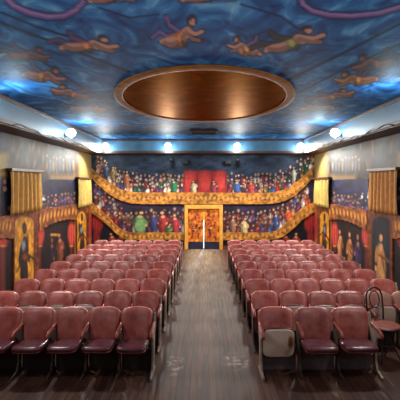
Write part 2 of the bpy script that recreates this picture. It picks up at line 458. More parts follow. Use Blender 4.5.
def paint_ceiling(px, py):
    r = np.random.default_rng(3)
    cv = Canvas(px, py, (20, 30, 60), 0.0)
    # dark folds in the painted sky
    for pts, w in (([(0, 22), (60, 45), (130, 72)], 2.2), ([(0, 12), (40, 28), (80, 40)], 2.0), ([(400, 24), (345, 52), (288, 80)], 2.4), ([(400, 44), (350, 66), (300, 92)], 1.8),
                   ([(40, 60), (80, 86), (112, 104)], 2.0), ([(240, 4), (280, 16), (300, 30)], 1.6), ([(100, 8), (130, 18), (160, 14)], 1.5)):
        cv.stroke(pts, w, (16, 28, 60), soft=0.8)
    # violet ribbons
    def arc(pts, w):
        cv.stroke(pts, w + 2.0, (22, 18, 48), 0.4); cv.stroke(pts, w, (112, 78, 138), 0.4); cv.stroke([(a, b - 0.6) for a, b in pts], w * 0.35, (150, 116, 158), 0.5)
    arc([(2, -6), (14, 6), (30, 13), (48, 17), (64, 16), (76, 10), (83, 2), (84, -8)], 3.8)
    arc([(298, -8), (303, 4), (312, 11), (330, 15), (352, 16), (380, 13), (404, 6)], 3.3)
    flying(cv, 92, 44, 60, 20, 0.12, (158, 92, 54), (96, 62, 110), r)
    flying(cv, 184, 32, 44, 36, 0.0, (150, 84, 44), (110, 80, 140), r)
    flying(cv, 243, 46, 34, 22, 0.0, (170, 108, 60), (120, 84, 130), r)
    flying(cv, 297, 39, 64, 24, -0.12, (112, 112, 58), (60, 52, 50), r)
    flying(cv, 30, 54, 46, 18, 0.15, (100, 52, 50), (80, 54, 92), r, (130, 74, 70))
    flying(cv, 46, 74, 44, 20, 0.3, (132, 86, 40), (96, 62, 110), r, (164, 102, 92))
    flying(cv, 70, 92, 42, 14, 0.12, (128, 74, 46), (96, 62, 110), r, (158, 96, 82))
    flying(cv, 90, 108, 36, 8, 0.1, (120, 66, 40), (96, 62, 100), r)
    flying(cv, 372, 62, 46, 20, -0.25, (112, 60, 40), (70, 44, 70), r, (136, 80, 56))
    flying(cv, 354, 78, 44, 18, -0.2, (140, 86, 44), (80, 56, 80), r, (160, 100, 62))
    flying(cv, 336, 95, 42, 11, -0.12, (130, 80, 44), (86, 56, 80), r, (150, 92, 62))
    flying(cv, 316, 107, 34, 7, -0.1, (116, 70, 40), (86, 56, 80), r)
    flying(cv, 212, -4, 60, 12, 0.0, (128, 80, 60), (120, 80, 140), r)
    flying(cv, 115, -3, 50, 12, 0.0, (120, 60, 60), (120, 80, 140), r)
    # brownish clouds along the far edge
    for k in range(26):
        x = 100 + r.random() * 210
        cv.ell(x, 124 + r.random() * 10, 8 + 8 * r.random(), 1.5 + 1.5 * r.random(), [(70, 70, 66), (88, 80, 66), (60, 72, 80), (96, 64, 48)][r.integers(4)], 0.0, 1.0)
    return cv

def build_ceiling():
    nx, ny = 270, 620
    X, Y = np.meshgrid(np.linspace(-XB - 0.02, XB + 0.02, nx), np.linspace(YF, YBB + 0.02, ny))
    px, py = topx(X, Y, np.full_like(X, HC))
    vis = Y > 2.6
    cv = paint_ceiling(np.where(vis, px, -900), np.where(vis, py, -900))
    idx = np.arange(nx * ny).reshape(ny, nx)
    q = np.stack([idx[:-1, :-1], idx[1:, :-1], idx[1:, 1:], idx[:-1, 1:]], -1).reshape(-1, 4).tolist()
    v = [tuple(p) for p in np.stack([X, Y, np.full_like(X, HC)], -1).reshape(-1, 3)]
    n0 = len(v); x0, x1, y0, y1, z1 = -XW - 0.15, XW + 0.15, YF - 0.15, YB + 0.15, HC + 0.1
    v += [(x0, y0, z1), (x1, y0, z1), (x1, y1, z1), (x0, y1, z1)]
    q.append([n0, n0 + 1, n0 + 2, n0 + 3])
    me = bpy.data.meshes.new('ceiling'); me.from_pydata(v, [], q); me.update()
    at = me.color_attributes.new('paint', 'FLOAT_COLOR', 'POINT')
    out = np.zeros((len(v), 4)); out[:n0, :3] = lin(np.clip(cv.c.reshape(-1, 3), 0, 255)); out[:n0, 3] = cv.a.reshape(-1)
    at.data.foreach_set('color', out.astype(np.float32).ravel())
    struct(link('ceiling', me, ceil_mat()))
build_ceiling()

# ---- boxed cornice along three walls, with brown edge mouldings
struct(obj('trim_1', box(-XW, -XB, YF, YBB, HB, HC, bev=0.0), M['beam']))
struct(obj('trim_2', box(XB, XW, YF, YBB, HB, HC), M['beam']))
struct(obj('trim_3', box(-XW, XW, YBB, YB, HB, HC), M['beam']))
def mould(name, side, z0, z1):
    if side == 0: b = box(-XB + 0.04, XB - 0.04, YBB - 0.04, YBB, z0, z1, bev=0.008)
    else:
        a, c = sorted((side * XB, side * (XB - 0.04))); b = box(a, c, YF, YBB, z0, z1, bev=0.008)
    struct(obj(name, b, M['browntrim']))
k = 4
for sd in (-1, 1, 0):
    mould('trim_%d' % k, sd, HC - 0.075, HC - 0.003); k += 1
    mould('trim_%d' % k, sd, HB - 0.004, HB + 0.075); k += 1
for sd in (-1, 1):       # brown soffit boards under the cornice
    a, c = sorted((sd * (XB + 0.01), sd * (XW - 0.002)))
    struct(obj('trim_%d' % k, box(a, c, YF, YB - 0.002, HB - 0.02, HB - 0.002), M['browntrim'])); k += 1
struct(obj('trim_%d' % k, box(-XB, XB, YBB + 0.01, YB - 0.002, HB - 0.02, HB - 0.002), M['browntrim']))

# ------------------------------------------------------------------ ceiling oval and vent
def oval_mat():
    m, nt, b = new_mat('oval_dome_paint')
    tc = N(nt, 'ShaderNodeTexCoord')
    mp = N(nt, 'ShaderNodeMapping'); mp.inputs['Scale'].default_value = (1.0, 1.0, 1)
    nt.links.new(tc.outputs['Object'], mp.inputs['Vector'])
    gr = N(nt, 'ShaderNodeTexNoise'); gr.inputs['Scale'].default_value = 3.0; gr.inputs['Detail'].default_value = 6; gr.inputs['Distortion'].default_value = 0.8
    nt.links.new(mp.outputs['Vector'], gr.inputs['Vector'])
    col = ramp(nt, gr.outputs['Fac'], [(0.3, (24, 10, 5)), (0.5, (58, 27, 11)), (0.72, (116, 66, 25))])
    nt.links.new(col, b.inputs['Base Color'])
    b.inputs['Roughness'].default_value = 0.5; b.inputs['Metallic'].default_value = 0.95; b.inputs['Specular Tint'].default_value = (0.75, 0.36, 0.14, 1); b.inputs['Specular IOR Level'].default_value = 0.1
    return m
OC, ORX, ORY = Vector((0.03, 8.33, HC)), 1.80, 2.63
ov = thing('ceiling_medallion', 'large dark brown oval with orange rim painted on the blue ceiling', 'ceiling medallion', OC)
bm = bmesh.new()
c0 = bm.verts.new((0, 0, -0.012)); top = []
rings = []
for f in (0.25, 0.5, 0.75, 0.92):
    rings.append([bm.verts.new((f * ORX * math.cos(2 * PI * i / 72), f * ORY * math.sin(2 * PI * i / 72), -0.012)) for i in range(72)])
rings.append([bm.verts.new((0.92 * ORX * math.cos(2 * PI * i / 72), 0.92 * ORY * math.sin(2 * PI * i / 72), -0.002)) for i in range(72)])
for i in range(72): bm.faces.new((c0, rings[0][i], rings[0][(i + 1) % 72]))
for a, b in zip(rings, rings[1:]):
    for i in range(72): bm.faces.new((a[i], b[i], b[(i + 1) % 72], a[(i + 1) % 72]))
obj('panel', bm, oval_mat(), ov)
bm = bmesh.new(); rr = []
for (f, z) in ((0.905, -0.003), (0.905, -0.022), (0.93, -0.026), (0.975, -0.026), (1.0, -0.02), (1.0, -0.003)):
    rr.append([bm.verts.new((f * ORX * math.cos(2 * PI * i / 96), f * ORY * math.sin(2 * PI * i / 96), z)) for i in range(96)])
for a, b in zip(rr, rr[1:] + rr[:1]):
    for i in range(96): bm.faces.new((a[i], b[i], b[(i + 1) % 96], a[(i + 1) % 96]))
obj('rim', bm, noisy('oval_rim', (126, 74, 34), (164, 104, 50), 6, 0.7, spec=0.15), ov, True)

vt = thing('ceiling_vent', 'small dark red rectangular vent on the ceiling beyond the oval', 'vent', (0.02, 13.1, HC - 0.002))
obj('frame', (lambda b: (add_box(b, -0.45, -0.40, -0.5, 0.5, -0.05, 0), add_box(b, 0.40, 0.45, -0.5, 0.5, -0.05, 0), add_box(b, -0.4, 0.4, -0.5, -0.44, -0.05, 0), add_box(b, -0.4, 0.4, 0.44, 0.5, -0.05, 0), b)[-1])(bmesh.new()), M['ventm'], vt)
bm = bmesh.new()
for i in range(9): add_box(bm, -0.4, 0.4, -0.43 + i * 0.098, -0.37 + i * 0.098, -0.03, -0.012)
obj('slats', bm, M['ventm'], vt)
obj('backing', box(-0.4, 0.4, -0.44, 0.44, -0.01, 0), M['black'], vt)

# ------------------------------------------------------------------ back wall paintings
def bz(py): return CAMZ + (VY - py) * YB / F        # height on the back wall seen at row py
def bx(px): return (px - VX) * YB / F
B1x = [92, 97, 103, 109, 115, 121, 132, 145, 203, 262, 272, 281, 288, 295, 301, 306, 314]
B1t = [168, 173, 178, 182, 186, 189.5, 192, 192.5, 192.5, 193, 192.5, 190.5, 187.5, 183, 178, 173, 165]
B1b = [178, 183.5, 189, 194, 197.5, 200.5, 203.5, 204, 204, 204, 203.5, 202, 199.5, 195.5, 190, 185, 176]
B2xl = [92, 98, 104, 109, 115, 121, 128, 136, 184]
B2tl = [202, 207, 213, 217, 224, 229, 232, 232.5, 232.5]
B2bl = [213, 217, 222, 226, 232, 237, 240, 240, 240]
B2xr = [222, 268, 275, 282, 289, 297, 303, 308, 314]
B2tr = [232.5, 232.5, 231, 227, 220, 212, 207, 205, 202]
B2br = [240, 240, 239, 237, 232, 225, 219, 216, 212]
def curve(xs, ys):
    wx = np.array([bx(v) for v in xs]); wz = np.array([bz(v) for v in ys])
    return lambda x: np.interp(x, wx, wz)
def bow(x, y, s):   # smoothing
    return (np.interp(x - s, x, y) + np.interp(x + s, x, y)) / 2

PALS = [(150, 40, 38), (196, 180, 160), (60, 70, 120), (170, 120, 70), (40, 90, 70), (120, 60, 90), (204, 150, 120), (70, 50, 60), (214, 200, 186)]
def paint_back_upper(px, py):
    r = np.random.default_rng(21)
    cv = Canvas(px, py, (40, 48, 66))
    cv.put(np.clip((176 - py) / 22, 0, 1) * 0.4, (66, 78, 94)); cv.mottle(0.35, 9, 4, 5)
    bot = lambda x: float(np.interp(x, B1x, B1t)) + 1.0
    crowd(cv, 95, 184, bot, 15, 3.9, PALS, r, 3)
    crowd(cv, 226, 313, bot, 15, 3.9, PALS, r, 3)
    # the red draped box in the middle
    cv.rect(183, 227, 170, 194, (150, 40, 38), 1.5)
    for a in (190, 205, 220): cv.ell(a, 180, 8.5, 12, (206, 66, 58), soft=0.5)
    for a in (184, 197, 212, 226): cv.ell(a, 184, 1.6, 11, (130, 32, 34), soft=0.7)
    for a in (194, 214): person(cv, a, 194, 14, 8, (206, 190, 150) if a < 200 else (150, 60, 70), (214, 160, 130), r)
    person(cv, 174, 193, 15, 9, (36, 110, 76), (214, 170, 140), r)
    person(cv, 237, 193, 14, 10, (62, 84, 140), (206, 160, 130), r)
    person(cv, 251, 193, 13, 8, (190, 60, 50), (206, 160, 130), r)
    person(cv, 127, 188, 18, 8, (188, 108, 76), (214, 170, 140), r)
    person(cv, 113, 181, 15, 7, (150, 120, 70), (204, 160, 130), r)
    person(cv, 106, 176, 15, 6, (64, 96, 120), (204, 160, 130), r)
    person(cv, 294, 181, 15, 6, (200, 200, 180), (214, 170, 140), r)
    return cv.c
def paint_back_lower(px, py):
    r = np.random.default_rng(22)
    cv = Canvas(px, py, (34, 24, 44)); cv.mottle(0.4, 7, 5, 8)
    bl = lambda x: float(np.interp(x, B2xl, B2tl)) + 1.5; brr = lambda x: float(np.interp(x, B2xr, B2tr)) + 1.5
    pal = [(130, 36, 40), (90, 50, 80), (60, 60, 100), (150, 100, 70), (180, 160, 150), (80, 40, 50), (110, 50, 40)]
    crowd(cv, 94, 184, bl, 18, 4.6, pal, r, 3, 1.2, 0.72); crowd(cv, 224, 310, brr, 18, 4.6, pal + [(190, 80, 50), (60, 80, 130)], r, 3, 1.2, 0.78)
    person(cv, 140, 234, 24, 17, (84, 120, 72), (176, 140, 100), r); cv.ell(140, 226, 6, 7, (110, 146, 90))
    person(cv, 163, 234, 24, 15, (150, 46, 44), (206, 140, 116), r); person(cv, 175, 234, 21, 12, (160, 50, 56), (206, 140, 116), r)
    person(cv, 169, 236, 13, 9, (60, 110, 60), (206, 140, 116), r)
    person(cv, 154, 232, 22, 9, (54, 60, 110), (160, 110, 90), r)
    person(cv, 244, 234, 17, 11, (196, 170, 120), (200, 150, 120), r); person(cv, 276, 231, 21, 8, (54, 78, 140), (200, 150, 120), r)
    person(cv, 288, 224, 18, 8, (196, 84, 50), (206, 150, 120), r); person(cv, 233, 234, 19, 9, (140, 100, 80), (200, 150, 120), r)
    return cv.c
def paint_gold(seed, base=(164, 106, 42)):
    def f(px, py):
        r = np.random.default_rng(seed)
        cv = Canvas(px, py, base); cv.mottle(0.32, 3.2, 3.2, seed)
        x = px.min()
        while x < px.max():
            m = np.abs(px - x) < 1.0
            if m.any():
                yc = (py[m].min() + py[m].max()) / 2
                cv.ell(x, yc + r.normal() * 0.8, 1.8, 2.6, (194, 140, 64), r.normal(), 0.6)
                cv.ell(x + 2.2, yc + r.normal() * 1.2, 1.0, 2.4, (116, 62, 28), r.normal(), 0.6)
            x += 4.4
        return cv.c
    return f
def paint_corner(px, py):
    cv = Canvas(px, py, (18, 12, 22)); cv.mottle(0.4, 6, 5, 31)
    for x0, x1, s in ((92, 103, 1), (304, 315, -1)):
        cv.ell((x0 + x1) / 2, 222, 6.4, 13, (158, 40, 36), 0, 0.35)
        cv.ell((x0 + x1) / 2 - s, 240, 4.2, 14, (130, 32, 32), 0, 0.4)
        for dx in (-2.5, 0.5, 3): cv.ell((x0 + x1) / 2 + dx, 226, 0.8, 14, (104, 22, 26), 0, 0.8)
    r = np.random.default_rng(5)
    for a in (112, 121, 296, 286): person(cv, a, 250, 18, 10, (150, 60, 44), (190, 130, 100), r)
    return cv.c

lo1, hi1 = curve(B1x, B1b), curve(B1x, B1t)
l2l, h2l = curve(B2xl, B2bl), curve(B2xl, B2tl)
l2r, h2r = curve(B2xr, B2br), curve(B2xr, B2tr)
XI = XW - 0.02
tag(back_panel('mural', -XI, XI, lambda x: hi1(x) + 0.004, HB - 0.025, paint_back_upper), 'long dark blue crowd mural with a red draped box, above the gold balcony band', 'mural')
tag(back_panel('balcony_band', -XI, XI, lo1, hi1, paint_gold(41), thick=0.06), 'long gold balcony band sweeping up at both ends across the back wall', 'balcony front')
tag(back_panel('mural', -XI, -0.77, lambda x: h2l(x) + 0.004, lambda x: lo1(x) - 0.004, paint_back_lower), 'dark mural with a figure in green, on the back wall left of the gold doors', 'mural')
tag(back_panel('mural', 0.80, XI, lambda x: h2r(x) + 0.004, lambda x: lo1(x) - 0.004, paint_back_lower), 'dark mural of crowded figures on the back wall right of the gold doors', 'mural')
tag(back_panel('balcony_band', -XI, -0.77, l2l, h2l, paint_gold(42), thick=0.06), 'lower gold balcony band on the back wall left of the doors', 'balcony front')
tag(back_panel('balcony_band', 0.80, XI, l2r, h2r, paint_gold(43), thick=0.06), 'lower gold balcony band on the back wall right of the doors', 'balcony front')
tag(back_panel('mural', -XI, -0.77, 0.005, lambda x: l2l(x) - 0.004, paint_corner), 'black painted recess with red drape under the lower left gold band', 'mural')
tag(back_panel('mural', 0.80, XI, 0.005, lambda x: l2r(x) - 0.004, paint_corner), 'black painted recess with red drape under the lower right gold band', 'mural')

# ---- the gold double door
dr = bpy.data.objects.new('door_1', None); COL.objects.link(dr); dr.location = (0.03, YB, 0); struct(dr)
HWID = 0.625
fr = bmesh.new()
add_box(fr, -0.76, -HWID, -0.07, 0.10, 0, 1.78, 0.008); add_box(fr, HWID, 0.76, -0.07, 0.10, 0, 1.78, 0.008); add_box(fr, -HWID, HWID, -0.07, 0.10, 1.62, 1.78, 0.008)
obj('door_frame', fr, M['gold'], dr)
def paint_leaf(px, py):
    r = np.random.default_rng(int(px.mean()) + 3)
    cv = Canvas(px, py, (204, 112, 34)); cv.mottle(0.4, 2.6, 3.2, 12)
    x0, x1 = px.min(), px.max(); y0, y1 = py.min(), py.max()
    cv.rect(x0 + 2.2, x1 - 2.2, y0 + 3, y1 - 2, (188, 98, 30))
    for i in range(34):
        x = lerp(x0 + 3, x1 - 3, r.random()); y = lerp(y0 + 4, y1 - 3, r.random())
        cv.ell(x, y, 0.7 + r.random(), 1 + 1.6 * r.random(), [(140, 44, 24), (90, 32, 26), (226, 150, 60), (70, 26, 30), (170, 54, 30)][r.integers(5)], r.normal(), 0.6)
    return cv.c
for a, c in ((-0.623, -0.018), (0.018, 0.623)):
    def fp(U, V, a=a, c=c): x = lerp(a, c, U); return x + 0.03, np.full_like(x, YB + 0.0), lerp(0.30, 1.61, V)
    lf = grid_panel('door_leaf', fp, 34, 60, paint_leaf, (0, 0.045, 0), dr)
    lf.matrix_parent_inverse = Matrix.Translation(-dr.location)
    obj('kick_panel', box(a, c, 0.0, 0.045, 0.004, 0.298), M['navy'], lf).matrix_parent_inverse = Matrix.Identity(4)
    kp = lf.children[0]; kp.location = dr.location
    s = -1 if a < 0 else 1
    hb = tube([(s * 0.075, -0.002, 0.92), (s * 0.075, -0.04, 0.92), (s * 0.075, -0.04, 1.12), (s * 0.075, -0.002, 1.12)], 0.011, 8)
    h = obj('handle', hb, M['black'], lf); h.location = dr.location
obj('door_stop', (lambda b: (add_box(b, -HWID - 0.005, -HWID + 0.035, 0.05, 0.10, 0, 1.62), add_box(b, HWID - 0.035, HWID + 0.005, 0.05, 0.10, 0, 1.62), add_box(b, -HWID, HWID, 0.05, 0.10, 1.585, 1.625), add_box(b, -HWID, HWID, 0.05, 0.15, 0, 0.03), b)[-1])(bmesh.new()), M['gold'], dr)
obj('meeting_strip', box(-0.045, 0.045, -0.016, -0.002, 1.16, 1.61), M['gold'], dr)
struct(obj('baseboard_back', (lambda b: (add_box(b, -XI, -0.74, YB - 0.045, YB - 0.018, 0, 0.14), add_box(b, 0.80, XI, YB - 0.045, YB - 0.018, 0, 0.14), b)[-1])(bmesh.new()), M['browntrim']))

# ------------------------------------------------------------------ side walls
def mir(px, side): return px if side < 0 else 2 * VX - px
def paint_side_upper(side, seed):
    def f(px, py):
        r = np.random.default_rng(seed)
        q = mir(px, side)
        cv = Canvas(q, py, (60, 43, 33)); cv.mottle(0.45, 4, 6, seed)
        cv.rect(46, 76, 120, 176, (80, 94, 104), 6); cv.rect(17, 33, 134, 168, (80, 86, 86), 5)
        cv.rect(-60, 11, 90, 150, (40, 46, 70), 3); cv.rect(-60, 11, 150, 180, (150, 124, 60), 6)
        cv.rect(76, 96, 130, 182, (150, 120, 70), 4)
        for i in range(44):
            x = 12 + r.random() * 66; y = lerp(142, 172, r.random()) - max(0, (50 - x)) * 0.1
            cv.ell(x, y, 0.9 + 0.8 * r.random(), 5 + 7 * r.random(), [(124, 96, 74), (70, 80, 94), (128, 118, 106), (46, 32, 30), (104, 74, 56), (50, 60, 76)][r.integers(6)], r.normal() * 0.15, 0.8)
        for i in range(9):
            x = 47 + i * 3.3; cv.ell(x, 158 + r.normal() * 2, 1.2, 1.9, (196, 160, 130), 0, 0.6); cv.ell(x, 166, 1.3, 7, [(150, 110, 80), (110, 120, 140), (176, 150, 120)][i % 3], 0, 0.6)
        cv.rect(47, 78, 172, 184, (150, 120, 84), 5)
        return cv.c
    return f
def paint_side_mid(side, seed):
    def f(px, py):
        r = np.random.default_rng(seed); q = mir(px, side)
        cv = Canvas(q, py, (32, 32, 66)); cv.mottle(0.4, 5, 5, seed)
        pal = [(110, 60, 90), (90, 70, 120), (140, 80, 80), (70, 60, 100), (150, 110, 110), (60, 40, 60)]
        crowd(cv, 38, 78, lambda x: 213 - (x - 38) * 0.12, 17, 3.6, pal, r, 2, 1.0, 0.7)
        if side < 0:
            cv.ell(44, 201, 5, 3.2, (30, 34, 40), 0, 0.4); cv.ell(43, 199, 3.6, 2.0, (190, 206, 206), 0.3, 0.5)
        else:
            for a in (38, 44): person(cv, a, 206, 14, 6, (40, 44, 60), (196, 160, 140), r); cv.ell(a, 197, 1.4, 2.4, (196, 204, 210), 0, 0.5)
        person(cv, 5, 222, 46, 14, (44, 36, 60), (176, 120, 110), r); person(cv, -14, 226, 50, 18, (90, 40, 60), (186, 130, 110), r); person(cv, -34, 230, 56, 20, (50, 60, 100), (186, 130, 110), r)
        return cv.c
    return f
def paint_side_lower(side, seed):
    def f(px, py):
        r = np.random.default_rng(seed); q = mir(px, side)
        cv = Canvas(q, py, (24, 14, 18)); cv.mottle(0.4, 4, 6, seed)
        # back of the painted box and its people
        cv.rect(43, 68, 226, 300, (34, 16, 18), 5)
        if side < 0: cv.rect(50, 62, 233, 236.5, (190, 130, 50), 1); person(cv, 60, 262, 30, 10, (120, 60, 40), (170, 110, 80), r); person(cv, 52, 272, 36, 9, (40, 26, 40), (120, 70, 50), r)
        else: person(cv, 66, 262, 34, 8, (176, 110, 66), (196, 136, 96), r); person(cv, 56, 270, 40, 9, (150, 92, 50), (186, 126, 88), r); person(cv, 48, 276, 44, 9, (60, 40, 80), (150, 100, 80), r)
        for (cx, w) in ((40.0, 5.0), (71.5, 4.4), (3.0, 8.0), (-30, 9.0)):
            cv.rect(cx - w * 0.5, cx + w * 0.4, 240, 330, (104, 36, 30), 2.0); cv.ell(cx, 234, w * 1.05, 15, (196, 66, 54), 0, 0.4)
            for dx in (-0.5, 0, 0.45): cv.ell(cx + dx * w, 236, 0.5, 18, (124, 34, 32), 0, 0.9)
            cv.ell(cx, 246, w * 0.6, 1.0, (210, 140, 50), 0, 0.6)
        cv.rect(74, 96, 200, 300, (156, 84, 36), 1.0)
        cv.ell(90, 226, 2.6, 14, (160, 40, 36), 0, 0.4)
        return cv.c
    return f
def paint_frieze(side, seed):
    def f(px, py):
        r = np.random.default_rng(seed); q = mir(px, side)
        cv = Canvas(q, py, (128, 70, 30)); cv.mottle(0.35, 2.4, 4, seed)
        x = q.min() + 1
        while x < q.max():
            m = np.abs(q - x) < 1.5
            if m.any():
                y0, y1 = py[m].min(), py[m].max(); yc = lerp(y0, y1, 0.45)
                cv.ell(x, yc, 1.25, (y1 - y0) * 0.3, (196, 132, 52), 0.15, 0.5)
                cv.ell(x + 1.7, yc + 1, 0.6, (y1 - y0) * 0.34, (110, 48, 24), -0.15, 0.7)
            x += 3.6
        return cv.c
    return f
def frieze_low(y0, y1):
    def f(y):
        t = (y - y0) / (y1 - y0)
        return 1.36 + 0.14 * np.sin(np.pi * t) ** 0.7 - 0.03 * np.abs(np.sin(np.pi * t * 9))
    return f
def paint_arch(side, kind, seed, cx, w, yt, yb):
    def f(px, py):
        r = np.random.default_rng(seed); q = mir(px, side)
        cv = Canvas(q, py, (98, 48, 24)); cv.mottle(0.35, 2.5, 4, seed)
        inner = (192, 128, 34) if kind != 'dark' else (24, 24, 34)
        h = w * 0.47
        for k, col in ((1.0, (96, 44, 22)), (0.86, inner)):
            ww = h * k; top = yt + 2 + (1 - k) * 8 + 6
            cv.rect(cx - ww, cx + ww, top, yb + 40, col, 0.8); cv.ell(cx, top + 1, ww, 7 * k, col, 0, 0.15)
        if kind == 'dark':
            cv.ell(cx, yt + 34, ww * 0.95, 22, (30, 50, 60), 0, 0.9)
            person(cv, cx, yb - 2, (yb - yt) * 0.74, w * 0.62, (166, 112, 66), (196, 136, 88), r, halo=False)
            cv.ell(cx - 1, yt + 62, w * 0.16, 12, (190, 136, 80), 0.2, 0.6)
        else:
            cv.mottle(0.25, 2, 5, seed + 4)
            dk = (34, 22, 22)
            person(cv, cx, yb - 2, (yb - yt) * 0.86, w * 0.5, (46, 30, 28), (54, 38, 34), r, dk, halo=False)
            cv.ell(cx - w * 0.03, lerp(yt, yb, 0.42), w * 0.12, (yb - yt) * 0.09, (110, 124, 136), 0, 0.6)
            cv.ell(cx + w * 0.02, lerp(yt, yb, 0.56), w * 0.14, (yb - yt) * 0.06, (140, 50, 36), 0, 0.6)
        return cv.c
    return f
SD = {-1: 'left', 1: 'right'}
for sd in (-1, 1):
    s = SD[sd]
    tag(side_panel('mural', sd, 6.3, 15.98, 2.76, HB - 0.025, paint_side_upper(sd, 60 + sd), ru=0.04), 'pale brown and blue mural of faint figures high along the %s wall' % s, 'mural')
    # bays between the pilasters (the near one is mostly outside the picture)
    for (y0, y1, nm) in ((10.78, 13.98, 'far'), (6.3, 9.32, 'near')):
        where = 'between the two curtains' if nm == 'far' else 'in front of the nearest curtain'
        tag(side_panel('mural', sd, y0, y1, 1.925, 2.755, paint_side_mid(sd, 70 + sd)), 'dark blue spectator mural on the %s wall %s' % (s, where), 'mural')
        tag(side_panel('balcony_band', sd, y0, y1, frieze_low(y0, y1), 1.92, paint_frieze(sd, 80 + sd), thick=0.06), 'scalloped gold balcony band on the %s wall %s' % (s, where), 'balcony front')
        tag(side_panel('mural', sd, y0, y1, 0.005, (lambda y, f=frieze_low(y0, y1): f(y) - 0.004), paint_side_lower(sd, 90 + sd)), 'black painted box with red drapes on the %s wall %s' % (s, where), 'mural')
    # painted arch panels
    cx1, w1 = (24.3, 24.0) if sd < 0 else (25.0, 22.5)
    kind = 'knight' if sd < 0 else 'dark'
    tag(side_panel('painted_arch_panel', sd, 9.34, 10.76, 0.005, 1.92, paint_arch(sd, kind, 100 + sd, cx1, w1, 212, 292), thick=0.05, ru=0.025),
        'yellow arched painted panel with a dark standing figure, left wall' if sd < 0 else 'dark arched painted panel with a tan standing figure, right wall', 'painted panel')
    tag(side_panel('painted_arch_panel', sd, 14.0, 15.5, 0.005, 1.75, paint_arch(sd, 'knight', 110 + sd, 81.6, 12.0, 207, 262), thick=0.05),
        'narrow yellow arched painted panel beside the back corner of the %s wall' % s, 'painted panel')
    tag(side_panel('mural', sd, 15.52, 15.96, 0.005, 1.90, paint_side_lower(sd, 120 + sd)), 'narrow painted strip with red drape in the back corner of the %s wall' % s, 'mural')

# ---- gathered curtains, real cloth hanging from rods
def curtain(sd, y0, y1, z0, z1, mat, label, pleats):
    t = thing('curtain', label, 'curtain', (sd * (XW - 0.10), (y0 + y1) / 2, z0), 0, 'short gold curtains on the side walls')
    L = y1 - y0; nu, nv = pleats * 8 + 1, 10
    bm = bmesh.new(); G = [[], []]
    for lay in (0, 1):
        for j in range(nv):
            row = []
            for i in range(nu):
                u = i / (nu - 1); v = j / (nv - 1)
                wv = math.sin(2 * PI * pleats * u + 0.5 * math.sin(7 * u + 3 * v)) * (0.06 - 0.015 * v)
                x = -sd * (wv + 0.008 * lay)
                row.append(bm.verts.new((x, (u - 0.5) * L, v * (z1 - z0))))
            G[lay].append(row)
        for j in range(nv - 1):
            for i in range(nu - 1):
                bm.faces.new((G[lay][j][i], G[lay][j][i + 1], G[lay][j + 1][i + 1], G[lay][j + 1][i]))
    for j in range(nv - 1):
        for i in (0, nu - 1): bm.faces.new((G[0][j][i], G[0][j + 1][i], G[1][j + 1][i], G[1][j][i]))
    for i in range(nu - 1):
        for j in (0, nv - 1): bm.faces.new((G[0][j][i], G[0][j][i + 1], G[1][j][i + 1], G[1][j][i]))
    obj('cloth', bm, mat, t, True)
    obj('pelmet', box(-0.07, 0.07, -L / 2 - 0.05, L / 2 + 0.05, z1 - z0 - 0.01, z1 - z0 + 0.06, bev=0.01), M['browntrim'], t)
    return t
curtain(-1, 9.06, 10.8, 1.93, 2.93, M['goldcloth'], 'gold pleated curtain above the yellow arched panel, nearest on the left wall', 7)
curtain(1, 8.98, 10.5, 1.93, 2.95, M['orangecloth'], 'orange pleated curtain above the dark arched panel, nearest on the right wall', 7)
curtain(-1, 13.95, 15.65, 1.78, 2.80, M['yellowcloth'], 'pale yellow curtain by the back corner of the left wall', 5)
curtain(1, 13.85, 15.7, 1.78, 2.80, M['yellowcloth'], 'pale yellow curtain by the back corner of the right wall', 5)

# ------------------------------------------------------------------ lamps on the cornice
def lamp(x, y, dirx, diry, label, power, off=0.62):
    z = 3.98
    t = thing('wall_lamp', label, 'lamp', (x, y, z), 0, 'white lamps along the cornice')
    d = Vector((dirx, diry, 0))
    bm = bmesh.new(); 
    a = d * 0.0 ; 
    add_tube(bm, [d * 0.001, d * 0.03], 0.06, 16)
    obj('backplate', bm, M['iron'], t)
    obj('arm', tube([d * 0.03 + Vector((0, 0, 0)), d * 0.10 + Vector((0, 0, -0.05)), d * 0.16 + Vector((0, 0, -0.05))], 0.014, 8), M['iron'], t, True)
    bm = bmesh.new(); prof = [(0.035, -0.06), (0.045, -0.03), (0.11, 0.01), (0.135, 0.07), (0.12, 0.13), (0.075, 0.175), (0.02, 0.19)]
    lathe(bm, prof, 0, 0, 18)
    for v in bm.verts: v.co += d * 0.17
    g = obj('glass_globe', bm, M['bulb'], t, True)
    l = bpy.data.lights.new('lamp_light', 'POINT'); l.energy = GLOW * power * (1.0 if off > 0.35 else 0.6); l.color = (0.72, 0.93, 1.0); l.shadow_soft_size = 0.12
    lo = bpy.data.objects.new('lamp_light', l); COL.objects.link(lo); lo.parent = t; lo.location = d * off + Vector((0, 0, 0.02 if off > 0.35 else -0.1))
    # the lamp's reflector throws most of its light down into the hall
    l = bpy.data.lights.new('flood_light', 'SPOT'); l.energy = FLOOD * power; l.color = (1.0, 0.93, 0.84); l.shadow_soft_size = 0.15
    l.spot_size = math.radians(158); l.spot_blend = 0.5
    lo = bpy.data.objects.new('flood_light', l); COL.objects.link(lo); lo.parent = t; lo.location = d * (0.6 if off > 0.35 else 0.42) + Vector((0, 0, -0.12))
    lo.rotation_euler = (d + Vector((0, 0, -1.7))).to_track_quat('-Z', 'Y').to_euler()
    return t
GLOW, FLOOD, UPLIGHT = 48.0, 330.0, 150.0
PW = 1.0
